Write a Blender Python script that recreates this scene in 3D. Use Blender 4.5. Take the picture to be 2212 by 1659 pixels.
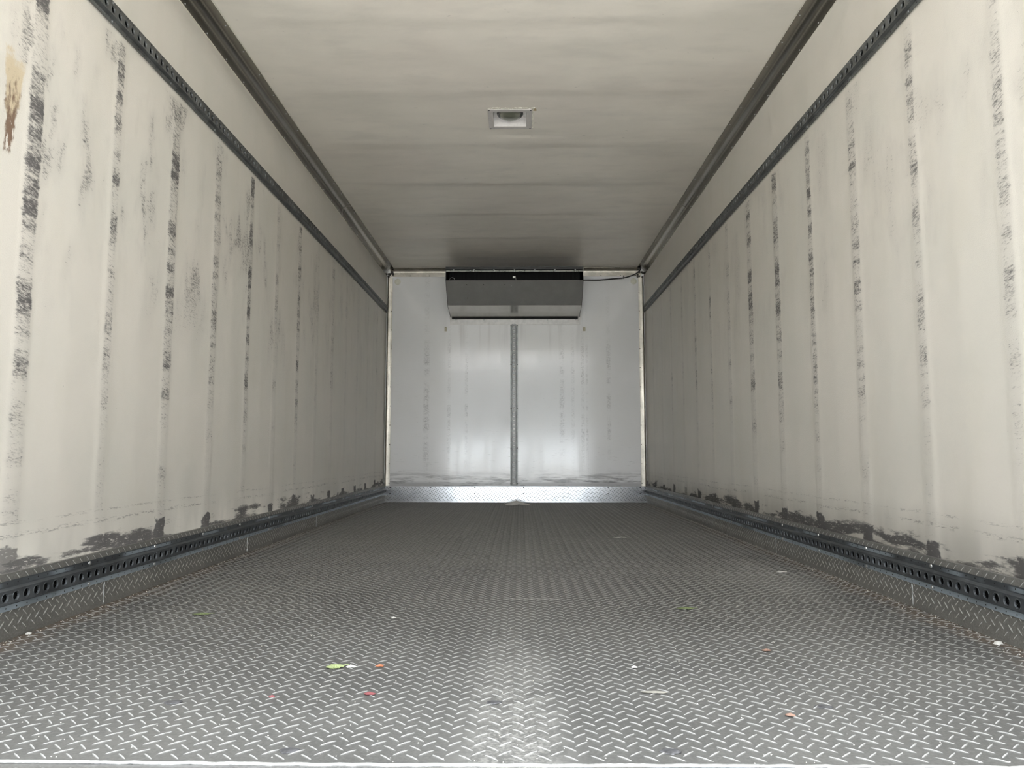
import bpy, math, random
import numpy as np
from mathutils import Vector, Matrix
for o in list(bpy.data.objects): bpy.data.objects.remove(o)
SC = bpy.context.scene
COL = SC.collection

# ------------------------------------------------------------------ camera
W, D, H = 2.4, 6.80, 2.168          # inside width, front wall distance, ceiling height
Y0 = 0.93                           # rear opening
cam_d = bpy.data.cameras.new('camera'); cam = bpy.data.objects.new('camera', cam_d); COL.objects.link(cam)
FPX = 1600.0
cam_d.sensor_fit = 'HORIZONTAL'; cam_d.sensor_width = 36.0; cam_d.lens = FPX / 2212 * 36.0
cam_d.clip_start = 0.01; cam_d.clip_end = 500
pitch, yaw, roll = 0.0932, 0.0105, 0.0003
cy, sy = math.cos(yaw), math.sin(yaw); cp, sp = math.cos(pitch), math.sin(pitch)
F = Vector((-sy * cp, cy * cp, sp)); R = Vector((cy, sy, 0)); U = R.cross(F)
R2 = R * math.cos(roll) + U * math.sin(roll); U2 = U * math.cos(roll) - R * math.sin(roll)
M = Matrix((R2, U2, -F)).transposed().to_4x4(); M.translation = Vector((0.0412, 0.0, 0.4462))
cam.matrix_world = M
SC.camera = cam

# ------------------------------------------------------------------ world, sun, exposure
SC.view_settings.view_transform = 'Standard'; SC.view_settings.look = 'None'
SC.view_settings.gamma = 1.0; SC.view_settings.use_curve_mapping = False
SC.view_settings.exposure = 1.58
world = bpy.data.worlds.new('sky'); SC.world = world; world.use_nodes = True
wn, wl = world.node_tree.nodes, world.node_tree.links
for n in list(wn): wn.remove(n)
w_out = wn.new('ShaderNodeOutputWorld'); w_bg = wn.new('ShaderNodeBackground')
w_tc = wn.new('ShaderNodeTexCoord'); w_sep = wn.new('ShaderNodeSeparateXYZ'); w_cr = wn.new('ShaderNodeValToRGB')
wl.new(w_tc.outputs['Generated'], w_sep.inputs[0]); wl.new(w_sep.outputs[2], w_cr.inputs[0])
wl.new(w_cr.outputs[0], w_bg.inputs[0]); wl.new(w_bg.outputs[0], w_out.inputs[0])
# hazy daylight: bright low sky, middle dimmed, extra brightness added overhead for the front floor (value = sine of elevation)
w_cr.color_ramp.elements[0].position = 0.0; w_cr.color_ramp.elements[0].color = (0.50, 0.50, 0.495, 1)
w_cr.color_ramp.elements[1].position = 1.0; w_cr.color_ramp.elements[1].color = (1.5, 1.58, 1.65, 1)
for p_, c_ in ((0.22, (0.47, 0.475, 0.475)), (0.50, (0.23, 0.238, 0.245)), (0.82, (0.22, 0.23, 0.24)), (0.92, (1.45, 1.53, 1.6))):
    e = w_cr.color_ramp.elements.new(p_); e.color = (*c_, 1)
w_bg.inputs[1].default_value = 5.6
sun_d = bpy.data.lights.new('sun', 'SUN'); sun = bpy.data.objects.new('sun', sun_d); COL.objects.link(sun)
sun_d.energy = 11.0; sun_d.angle = math.radians(2.0); sun_d.color = (1.0, 0.95, 0.87)
sun.rotation_euler = (math.radians(-38), 0, math.radians(12))     # from beyond the front wall, high

# ------------------------------------------------------------------ node helper
class NT:
    def __init__(s, name):
        s.m = bpy.data.materials.new(name); s.m.use_nodes = True
        s.n, s.l = s.m.node_tree.nodes, s.m.node_tree.links
        s.b = s.n['Principled BSDF']
    def put(s, sock, v):
        if isinstance(v, bpy.types.NodeSocket): s.l.new(v, sock)
        elif isinstance(v, (tuple, list)) and len(v) == 3 and sock.type == 'RGBA': sock.default_value = (*v, 1)
        else: sock.default_value = v
    def new(s, t): return s.n.new(t)
    def set(s, k, v): s.put(s.b.inputs[k], v)
    def math(s, op, a, b=0.0, c=None, clamp=False):
        n = s.new('ShaderNodeMath'); n.operation = op; n.use_clamp = clamp
        s.put(n.inputs[0], a); s.put(n.inputs[1], b)
        if c is not None: s.put(n.inputs[2], c)
        return n.outputs[0]
    def mul(s, a, b): return s.math('MULTIPLY', a, b)
    def add(s, a, b): return s.math('ADD', a, b)
    def sub(s, a, b): return s.math('SUBTRACT', a, b)
    def mx(s, a, b): return s.math('MAXIMUM', a, b)
    def rng(s, v, a, b, c=0.0, d=1.0, smooth=True):
        n = s.new('ShaderNodeMapRange'); n.interpolation_type = 'SMOOTHSTEP' if smooth else 'LINEAR'
        s.put(n.inputs['Value'], v); s.put(n.inputs['From Min'], a); s.put(n.inputs['From Max'], b)
        s.put(n.inputs['To Min'], c); s.put(n.inputs['To Max'], d); return n.outputs['Result']
    def xyz(s):
        t = s.new('ShaderNodeTexCoord'); q = s.new('ShaderNodeSeparateXYZ'); s.l.new(t.outputs['Object'], q.inputs[0])
        return q.outputs[0], q.outputs[1], q.outputs[2], t.outputs['Object']
    def vec(s, x=0.0, y=0.0, z=0.0):
        n = s.new('ShaderNodeCombineXYZ'); s.put(n.inputs[0], x); s.put(n.inputs[1], y); s.put(n.inputs[2], z); return n.outputs[0]
    def scale(s, v, sc):
        n = s.new('ShaderNodeVectorMath'); n.operation = 'MULTIPLY'; s.put(n.inputs[0], v); n.inputs[1].default_value = sc; return n.outputs[0]
    def noise(s, v, sc=1.0, det=3.0, rough=0.55, dist=0.0):
        n = s.new('ShaderNodeTexNoise'); s.l.new(v, n.inputs['Vector']); n.inputs['Scale'].default_value = sc
        n.inputs['Detail'].default_value = det; n.inputs['Roughness'].default_value = rough; n.inputs['Distortion'].default_value = dist
        return n.outputs['Fac']
    def white(s, w):
        n = s.new('ShaderNodeTexWhiteNoise'); n.noise_dimensions = '1D'; s.put(n.inputs['W'], w); return n.outputs['Value']
    def mix(s, f, a, b):
        n = s.new('ShaderNodeMix'); n.data_type = 'RGBA'; s.put(n.inputs[0], f); s.put(n.inputs[6], a); s.put(n.inputs[7], b); return n.outputs[2]
    def bump(s, h, strength=0.2, dist=0.01, normal=None):
        n = s.new('ShaderNodeBump'); s.put(n.inputs['Height'], h); n.inputs['Strength'].default_value = strength
        n.inputs['Distance'].default_value = dist
        if normal is not None: s.l.new(normal, n.inputs['Normal'])
        return n.outputs[0]

def plain(name, col, rough=0.5, metal=0.0, var=0.0, vs=20.0, **kw):
    t = NT(name)
    if var > 0:
        x, y, z, v = t.xyz(); n = t.noise(v, vs, 4)
        dark = tuple(c * (1 - var) for c in col); lite = tuple(min(1, c * (1 + var)) for c in col)
        t.set('Base Color', t.mix(t.rng(n, .3, .7), dark, lite))
        t.set('Roughness', t.rng(n, .3, .7, rough * .85, min(1, rough * 1.15)))
    else:
        t.set('Base Color', col); t.set('Roughness', rough)
    t.set('Metallic', metal)
    for k, v in kw.items(): t.set(k, v)
    return t.m

def side_wall_mat(name, y0, p, seed, stain=False, cl=.8):
    t = NT(name); x, y, z, v = t.xyz()
    ys = t.add(y, seed * 10.0)
    vv = t.vec(seed * 3.0, ys, z)
    # per stud distance
    wob = t.mul(t.sub(t.noise(t.vec(0.0, ys, z), 5.0, 2), .5), .018)
    q = t.math('DIVIDE', t.add(t.add(t.sub(y, y0), wob), 10.5 * p), p)
    k = t.math('FLOOR', q)
    d = t.mul(t.math('ABSOLUTE', t.sub(t.math('FRACT', q), .5)), p)
    rk = t.white(t.add(k, seed)); rk2 = t.white(t.add(k, seed + 37.3)); rk3 = t.white(t.add(k, seed + 71.9))
    halfw = t.rng(rk2, 0, 1, .022, .037, False)
    core = t.rng(t.sub(t.add(d, t.mul(t.sub(t.noise(t.vec(seed, t.mul(ys, 30.0), t.mul(z, 60.0)), 1.0, 3, .7), .5), .022)), halfw), -.010, .009, 1, 0)
    halo = t.rng(d, .03, .12, 1, 0)
    # height envelopes
    top = t.rng(z, 1.715, 1.74, 1, 0)
    env = t.rng(z, .25, .95, .50, 1)
    env_up = t.rng(z, .65, 1.15, 0, 1)
    # blotches along height, different for every stud
    blot = t.noise(t.vec(t.mul(k, 7.31), t.mul(y, 1.5), t.mul(z, 9.0)), 1.6, 4, .65)
    blot2 = t.rng(blot, .38, .68)
    fine = t.noise(t.vec(0.0, t.mul(ys, 60.0), t.mul(t.add(z, t.mul(y, .12)), 230.0)), 1.0, 3, .7)
    fine2 = t.noise(t.vec(0.0, t.mul(ys, 34.0), t.mul(t.add(z, t.mul(y, .2)), 120.0)), 1.0, 4, .7)
    cov = t.mul(t.mul(core, t.add(t.mul(blot2, .62), .54)), t.rng(rk, 0, 1, .72, 1.15, False))
    covh = t.mul(t.mul(t.mul(halo, t.rng(blot, .50, .72)), .45), t.rng(rk3, .2, .9, .1, 1.0))
    cloudn = t.noise(t.vec(seed, t.mul(ys, 6.0), t.mul(z, 2.6)), 1.0, 4, .6)
    cloud = t.mul(t.mul(t.rng(cloudn, .47, .66), env_up), cl)
    c1 = t.mul(t.mx(t.mx(t.mul(cov, env), t.mul(covh, env_up)), cloud), top)
    fade_y = t.rng(y, 3.0, 6.2, 1, .55)
    c1 = t.mul(c1, fade_y)
    grain = t.noise(t.vec(0.0, t.mul(ys, 95.0), t.mul(t.add(z, t.mul(y, .15)), 330.0)), 1.0, 2, .7)
    thr = t.sub(.70, t.mul(c1, .285))
    s1 = t.rng(t.sub(t.add(t.add(t.mul(fine, .42), t.mul(grain, .22)), t.mul(fine2, .36)), thr), -.05, .15)
    s1 = t.mul(s1, t.math('MINIMUM', t.mul(c1, 2.2), 1.0))
    haze = t.mul(c1, .30)
    # black smears just above the kick plate
    nb = t.noise(t.vec(seed, t.mul(ys, 3.2), t.mul(z, 5.0)), 1.0, 4, .6)
    nl = t.noise(t.vec(seed, t.mul(ys, 2.6), t.mul(z, 13.0)), 1.0, 5, .62)
    low = t.mul(t.rng(t.sub(z, t.mul(t.rng(nl, .40, .64), .050)), .150, .180, 1, 0), t.rng(nl, .42, .54))
    pn = t.noise(t.vec(seed, t.mul(ys, 22.0), t.mul(z, 40.0)), 1.0, 3, .6)
    pad = t.mul(t.rng(t.add(d, t.mul(t.sub(pn, .5), .05)), .030, .040, 1, 0), t.rng(t.add(t.sub(z, t.mul(rk, .03)), t.mul(t.sub(pn, .5), .05)), .19, .198, 1, 0))
    pad = t.mul(pad, t.rng(rk3, .1, .25))
    finl = t.add(t.mul(t.noise(t.vec(0.0, t.mul(ys, 16.0), t.mul(z, 130.0)), 1.0, 4, .75), .55), t.mul(fine, .45))
    lowm = t.mx(t.mul(low, t.rng(t.add(finl, t.mul(low, .10)), .47, .57)), t.mul(pad, t.rng(finl, .36, .44)))
    # thin rubbed lines a hand above the plate
    ln = t.noise(t.vec(seed, t.mul(ys, 2.0), t.mul(z, 3.0)), 1.0, 2)
    zz = t.add(z, t.mul(ln, .03))
    l1 = t.rng(t.math('ABSOLUTE', t.sub(zz, .262)), .002, .009, 1, 0)
    l2 = t.rng(t.math('ABSOLUTE', t.sub(zz, .292)), .001, .006, .8, 0)
    lines = t.mul(t.mul(t.mx(l1, l2), t.rng(finl, .50, .58)), t.rng(nb, .40, .55))
    dark = t.math('MINIMUM', t.mx(t.mx(s1, lowm), t.mul(lines, .6)), 1.0)
    # tiny sparse specks
    sp_ = t.noise(vv, 95.0, 2, .5); specks = t.mul(t.rng(sp_, .785, .81), .7)
    dark = t.mx(dark, specks)
    # base, slightly uneven cream paint
    m1 = t.noise(vv, 2.3, 4, .6); m2 = t.noise(t.scale(vv, (1, 1, .35)), 6.0, 3)
    base = t.mix(t.rng(m1, .35, .68), (.735, .700, .642), (.695, .674, .618))
    base = t.mix(t.mul(t.rng(m2, .48, .72), .5), base, (.68, .65, .58))
    base = t.mix(haze, base, (.36, .34, .33))
    grime = t.mul(t.rng(z, .16, .34, .5, 0), t.rng(m2, .3, .6))
    base = t.mix(grime, base, (.42, .41, .38))
    if stain:
        nz = t.noise(vv, 26.0, 4, .65); nz2 = t.noise(t.scale(vv, (1, 1, .35)), 70.0, 3, .7)
        tt = t.rng(z, 1.17, 1.43, 0, 1, False)
        cen = t.add(t.add(1.722, t.mul(tt, .012)), t.mul(t.sub(nz, .5), .035))
        wid = t.add(.009, t.mul(tt, .030))
        mm = t.rng(t.sub(t.math('ABSOLUTE', t.sub(y, cen)), wid), -.006, .003, 1, 0)
        mm = t.mul(mm, t.mul(t.rng(z, 1.435, 1.455, 1, 0), t.rng(z, 1.165, 1.18)))
        brown = t.rng(t.add(t.mul(nz2, .9), t.mul(tt, .55)), .62, .86, 1, 0)
        scol = t.mix(brown, (.62, .52, .36), (.16, .085, .045))
        mm = t.mul(mm, t.rng(t.add(nz2, t.mul(tt, .4)), .42, .52))
        mm = t.mul(mm, t.rng(t.add(z, t.mul(t.sub(nz, .5), .16)), 1.39, 1.43, 1, 0)); base = t.mix(t.mul(mm, .9), base, scol); dark = t.mul(dark, t.rng(mm, 0, 1, 1, .35))
    colr = t.mix(t.mul(dark, .86), base, (.045, .043, .050))
    t.set('Base Color', colr)
    t.set('Roughness', t.rng(dark, 0, 1, .42, .7)); t.set('Specular IOR Level', .45)
    b = t.noise(vv, 260.0, 2); b2 = t.noise(vv, 7.0, 2)
    n1 = t.bump(b, .35, .002); t.set('Normal', t.bump(b2, .25, .006, n1))
    return t.m

def ceiling_mat():
    t = NT('ceiling_paint'); x, y, z, v = t.xyz()
    a = t.noise(t.scale(v, (.8, 1.8, 1)), 1.5, 4, .55, .6); b = t.noise(t.scale(v, (1, 2.6, 1)), 3.2, 4, .6)
    c = t.noise(v, 1.3, 3)
    base = t.mix(t.rng(a, .35, .7), (.86, .815, .745), (.79, .755, .69))
    base = t.mix(t.mul(t.rng(b, .45, .75), .30), base, (.58, .56, .52))
    base = t.mix(t.mul(t.rng(c, .45, .65), .35), base, (.74, .68, .625))
    sp_ = t.noise(t.scale(v, (1, 1.6, 1)), 22.0, 3, .6)
    base = t.mix(t.mul(t.rng(sp_, .70, .78), .35), base, (.22, .21, .2))
    t.set('Base Color', base); t.set('Roughness', .36); t.set('Specular IOR Level', .5)
    h = t.add(t.mul(t.noise(t.scale(v, (.6, 1.8, 1)), 2.0, 3, .5), 1.0), t.mul(t.noise(t.scale(v, (1, 1.7, 1)), 7.0, 3), .16))
    n1 = t.bump(t.noise(v, 300.0, 2), .08, .002)
    t.set('Normal', t.bump(h, .5, .02, n1))
    return t.m

def back_wall_mat():
    t = NT('white_panel'); x, y, z, v = t.xyz()
    base = t.mix(t.rng(t.noise(v, 1.4, 3), .35, .65), (.90, .905, .92), (.87, .872, .88))
    fx = t.noise(t.vec(t.mul(x, 14.0), 0.0, t.mul(z, 1.1)), 1.0, 3, .6)
    fine = t.noise(t.vec(t.mul(x, 60.0), 0.0, t.mul(z, 90.0)), 1.0, 4, .7)
    cols = 0.0
    for cx_, w_, st in ((-.82, .022, .9), (-.61, .014, .6), (-.45, .012, .6), (.43, .02, .6), (.53, .014, .5), (.62, .014, .8), (.66, .01, .5), (.86, .016, .6)):
        g = t.mul(t.rng(t.math('ABSOLUTE', t.sub(x, cx_)), w_ * .4, w_ * 1.7, 1, 0), st); cols = t.mx(cols, g)
    blot = t.noise(t.vec(t.mul(x, 2.0), 0.0, t.mul(z, 9.0)), 1.0, 4, .7)
    zenv = t.mul(t.rng(z, .25, .6, .25, 1), t.rng(z, 1.25, 1.6, 1, .25))
    cov = t.mul(t.mul(cols, zenv), t.rng(blot, .38, .62))
    s = t.mul(cov, t.rng(fine, .40, .62))
    # horizontal scratches
    hz = t.noise(t.vec(t.mul(x, 7.0), 0.0, t.mul(z, 160.0)), 1.0, 4, .7)
    scr = t.mul(t.rng(hz, .62, .70), t.rng(z, .25, .80, .85, .12))
    # dark rubbed band above kick plate
    bn = t.noise(t.vec(t.mul(x, 3.0), 0.0, t.mul(z, 28.0)), 1.0, 4, .7)
    lowz = t.mul(t.rng(z, .19, .31, 1, 0), t.rng(bn, .42, .62)); lowz = t.mx(t.mul(lowz, .75), t.rng(z, .165, .20, .45, 0))
    spk = t.rng(t.noise(t.vec(t.mul(x, 55.0), 0.0, t.mul(z, 95.0)), 1.0, 2), .76, .79)
    dark = t.math('MINIMUM', t.mx(t.mx(t.mul(s, .6), t.mul(scr, .8)), t.mx(lowz, t.mul(spk, .8))), 1.0)
    streak = t.mul(t.mul(t.rng(t.noise(t.vec(t.mul(x, 11.0), 0.0, t.mul(z, .8)), 1.0, 3), .50, .70), t.rng(z, 1.2, 1.64, 0, 1)), t.rng(t.math('ABSOLUTE', x), .55, .7, .45, 0))
    base = t.mix(t.mul(streak, .6), base, (.38, .36, .35))
    t.set('Base Color', t.mix(dark, base, (.10, .10, .11)))
    t.set('Roughness', t.rng(fx, .3, .7, .085, .15)); t.set('Specular IOR Level', .65)
    hb = t.noise(t.vec(t.mul(x, 1.6), 0.0, t.mul(z, 26.0)), 1.0, 3, .6)
    t.set('Normal', t.bump(hb, .12, .002))
    return t.m

def tread_mat(name, base, worn, rough, dirt=0.0, dirtcol=(.16, .14, .11), axis=2, off=0.0, metal=.85, wallk=None):
    """plate metal; the raised bars are polished by wear, on the front plate coloured as shaded; dirt lies between them"""
    t = NT(name); x, y, z, v = t.xyz()
    hgt = {0: x, 1: y, 2: z}[axis]
    at = t.new('ShaderNodeAttribute'); at.attribute_name = 'lug'
    top = t.rng(at.outputs['Fac'], .25, .85)
    n1 = t.noise(v, 3.0, 4, .6); n2 = t.noise(v, 24.0, 4, .65); n3 = t.noise(v, 130.0, 2)
    flat = t.mix(t.rng(n1, .35, .65), tuple(c * .86 for c in base), tuple(min(1, c * 1.12) for c in base))
    n4 = t.noise(v, 170.0, 4, .7)
    flat = t.mix(t.mul(t.rng(n2, .45, .7), .22), flat, tuple(c * .7 for c in base))
    flat = t.mix(t.mul(t.rng(n4, .50, .62), .35), flat, tuple(c * .62 for c in base))
    flat = t.mix(t.mul(t.rng(n4, .50, .38), .25), flat, tuple(min(1, c * 1.6) for c in base))
    rr = t.rng(n2, .3, .7, rough * .85, rough * 1.15)
    met = metal
    if dirt > 0:
        dm = t.mul(t.rng(n1, .50, .68), dirt)
        if wallk:   # loose dirt lying along both side kick plates, and a dusty strip in the middle
            ax = t.math('ABSOLUTE', x)
            edge = t.mul(t.rng(t.add(ax, t.mul(t.sub(n1, .5), .18)), 1.08, 1.17), t.rng(n2, .30, .52))
            edge = t.mul(edge, t.rng(y, 1.0, 6.0, 1, .6))
            mid = t.mul(t.mul(t.rng(t.math('ABSOLUTE', t.sub(x, t.add(.03, t.mul(t.sub(n1, .5), .12)))), .02, .13, 1, 0), t.rng(t.add(t.mul(n4, .7), t.mul(n2, .3)), .44, .58)), t.rng(y, 1.3, 2.3, .9, .2))
            pr = t.rng(t.add(t.math('ABSOLUTE', t.sub(x, .95)), t.mul(t.math('ABSOLUTE', t.sub(y, 2.75)), .45)), .05, .30, .7, 0)
            lightd = t.mx(mid, t.mul(pr, t.rng(n4, .40, .56)))
            lightd = t.mul(lightd, .45)
            flat = t.mix(t.mul(lightd, .8), flat, (.50, .49, .46))
            flat = t.mix(t.mul(edge, .85), flat, (.115, .088, .066))
            dm = t.mul(dm, .6)
            met = t.sub(metal, t.mul(t.mx(edge, lightd), metal * .9))
            rr = t.add(rr, t.mul(t.mx(edge, lightd), .3))
        flat = t.mix(dm, flat, dirtcol)
    spk = t.rng(t.noise(v, 210.0, 1), .80, .83)
    flat = t.mix(t.mul(spk, .8), flat, (.75, .75, .74))
    t.set('Base Color', t.mix(top, flat, worn))
    t.set('Roughness', t.mix(top, t.vec(rr, rr, rr), (.36, .36, .36)))
    t.set('Metallic', met); t.set('Specular IOR Level', .20)
    t.set('Normal', t.bump(t.add(t.mul(n3, .5), n2), .12, .0015))
    return t.m

def brushed(name, col, rough, metal=1.0, axis='y', dirt=0.0, dcol=(.05, .045, .04), bmp=.15, var=1.0, rn=1.0):
    t = NT(name); x, y, z, v = t.xyz()
    sc = {'y': (140, 3, 140), 'x': (3, 140, 140), 'z': (140, 140, 3)}[axis]
    n = t.noise(t.scale(v, sc), 1.0, 3); n2 = t.noise(v, 9.0, 4, .65); n3 = t.noise(v, 45.0, 3)
    c = t.mix(t.rng(n2, .35, .7), tuple(k * (1 - .18 * var) for k in col), tuple(min(1, k * (1 + .12 * var)) for k in col))
    if dirt: c = t.mix(t.mul(t.rng(n3, .5, .7), dirt), c, dcol)
    t.set('Base Color', c); t.set('Metallic', metal); t.set('Roughness', t.rng(n, .3, .7, rough * (1 - .2 * rn), rough * (1 + .25 * rn)))
    if bmp: t.set('Normal', t.bump(n2, bmp, .004))
    return t.m

def rail_mat(name, col, scr=.4, low=False):
    t = NT(name); x, y, z, v = t.xyz()
    n = t.noise(t.vec(t.mul(x, 60.0), t.mul(y, 4.0), t.mul(z, 130.0)), 1.0, 4, .65); n2 = t.noise(v, 14.0, 4, .65)
    c = t.mix(t.rng(n2, .35, .68), tuple(k * .75 for k in col), tuple(k * 1.3 for k in col))
    c = t.mix(t.mul(t.rng(n, .58, .72), scr), c, (.42, .46, .50))
    if low:   # paler bluish tone on the bottom flange, worn zinc patches on the top one
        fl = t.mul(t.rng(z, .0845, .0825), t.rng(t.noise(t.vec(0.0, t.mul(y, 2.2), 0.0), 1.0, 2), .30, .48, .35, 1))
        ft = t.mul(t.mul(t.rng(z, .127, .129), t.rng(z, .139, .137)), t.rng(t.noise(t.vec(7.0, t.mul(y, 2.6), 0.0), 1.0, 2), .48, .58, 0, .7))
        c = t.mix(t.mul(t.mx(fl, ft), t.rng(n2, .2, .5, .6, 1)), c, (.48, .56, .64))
    t.set('Base Color', c); t.set('Metallic', .65); t.set('Roughness', t.rng(n2, .3, .7, .36, .55))
    return t.m

MAT = {}
MAT['wall_l'] = side_wall_mat('cream_wall_left', 1.815, .379, 3.0, True)
MAT['wall_r'] = side_wall_mat('cream_wall_right', 1.733, .3885, 17.0, cl=.52)
MAT['ceil'] = ceiling_mat()
MAT['back'] = back_wall_mat()
MAT['floor'] = tread_mat('tread_plate_floor', (.118, .117, .111), (.44, .44, .43), .46, .35, (.11, .105, .095), wallk=True, metal=.30)
MAT['kick_s'] = tread_mat('tread_plate_side', (.30, .295, .28), (.85, .85, .84), .42, .4, (.16, .15, .13), metal=.6)
MAT['kick_b'] = tread_mat('tread_plate_front', (.40, .41, .425), (.10, .104, .108), .19, .12, (.3, .28, .25), metal=1.0)  # dark bar colour paints in the shading of the bars
MAT['cove'] = brushed('cove_aluminium', (.34, .325, .295), .27, .95, 'y', .0, bmp=0, var=.4, rn=0)
MAT['trim'] = brushed('corner_aluminium', (.50, .475, .42), .36, .9, 'z', .25, (.25, .22, .18))
MAT['rail'] = rail_mat('galvanised_dark', (.15, .158, .16), .3)
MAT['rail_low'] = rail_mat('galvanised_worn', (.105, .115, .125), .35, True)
MAT['rail_v'] = rail_mat('galvanised_grey', (.30, .31, .31), .5)
MAT['rivet'] = plain('rivet_metal', (.55, .56, .57), .35, .9)
MAT['rivet_d'] = plain('dark_screw', (.035, .033, .032), .5, .3)
MAT['hole'] = plain('hole_dark', (.012, .012, .013), .8)
MAT['caulk_w'] = plain('white_sealant', (.72, .70, .62), .6, 0, .12, 60)
MAT['caulk_d'] = plain('dark_sealant', (.07, .065, .06), .6, 0, .3, 90)
MAT['steel'] = brushed('evaporator_sheet', (.58, .58, .57), .40, .75, 'x', .0, bmp=.03, var=.3, rn=.5)
MAT['steel2'] = brushed('evaporator_sheet_low', (.66, .65, .62), .20, .9, 'x', .0, bmp=.03, var=.3)
MAT['black'] = plain('black_plastic', (.014, .014, .015), .35)
MAT['coil'] = plain('coil_fins', (.006, .006, .007), .9)
MAT['strip'] = plain('steel_strip', (.50, .52, .48), .3, .9, .15, 30)
MAT['flange'] = plain('painted_flange', (.68, .665, .655), .32, .1, .08, 30)
MAT['lamp_frame'] = plain('lamp_box_paint', (.60, .575, .565), .4, .1, .06, 60)
MAT['lamp_in'] = plain('lamp_box_white', (.86, .84, .84), .3, 0, .03, 60)
MAT['cable'] = plain('cable_rubber', (.006, .006, .008), .4)
MAT['plug'] = plain('cream_plug', (.76, .755, .66), .45, 0, .06, 40)
MAT['clip'] = plain('pale_clip', (.56, .53, .42), .5, 0, .1, 90)
MAT['leaf'] = plain('green_leaf', (.30, .36, .17), .55, 0, .15, 90)
MAT['leaf2'] = plain('olive_leaf', (.13, .16, .075), .6, 0, .2, 90)
MAT['orange'] = plain('orange_scrap', (.42, .16, .08), .5)
MAT['red'] = plain('red_scrap', (.20, .06, .065), .5, 0, .15, 90)
MAT['rust'] = plain('rusty_scrap', (.25, .155, .115), .7, 0, .2, 90)
MAT['white'] = plain('white_scrap', (.55, .54, .51), .5, 0, .08, 60)
MAT['grey'] = plain('grey_scrap', (.36, .35, .33), .6, 0, .1, 60)
MAT['gum'] = plain('gum_grey', (.09, .09, .095), .35, .3, .35, 160)
MAT['caulk_g'] = plain('peeling_grey', (.24, .23, .20), .6, 0, .2, 90)
MAT['weld'] = plain('weld_bead', (.78, .79, .80), .35, .85, .25, 120)
MAT['ext'] = plain('exterior_white', (.75, .75, .74), .4)
MAT['tan'] = plain('tan_glue', (.42, .33, .19), .5, 0, .15, 90)
t = NT('lens_glass'); t.set('Base Color', (.16, .17, .13)); t.set('Roughness', .18); t.set('Transmission Weight', .25); t.set('Coat Weight', .4)
x, y, z, v = t.xyz(); t.set('Normal', t.bump(t.noise(v, 60.0, 2), .3, .003)); MAT['lens'] = t.m
t = NT('yard_concrete'); x, y, z, v = t.xyz()
t.set('Base Color', t.mix(t.noise(v, .4, 4), (.27, .265, .25), (.35, .345, .325))); t.set('Roughness', .85); MAT['yard'] = t.m
t = NT('yard_hedge'); x, y, z, v = t.xyz()
t.set('Base Color', t.mix(t.noise(v, 1.2, 5), (.10, .112, .118), (.17, .185, .195))); t.set('Roughness', .9); MAT['hedge'] = t.m

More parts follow.
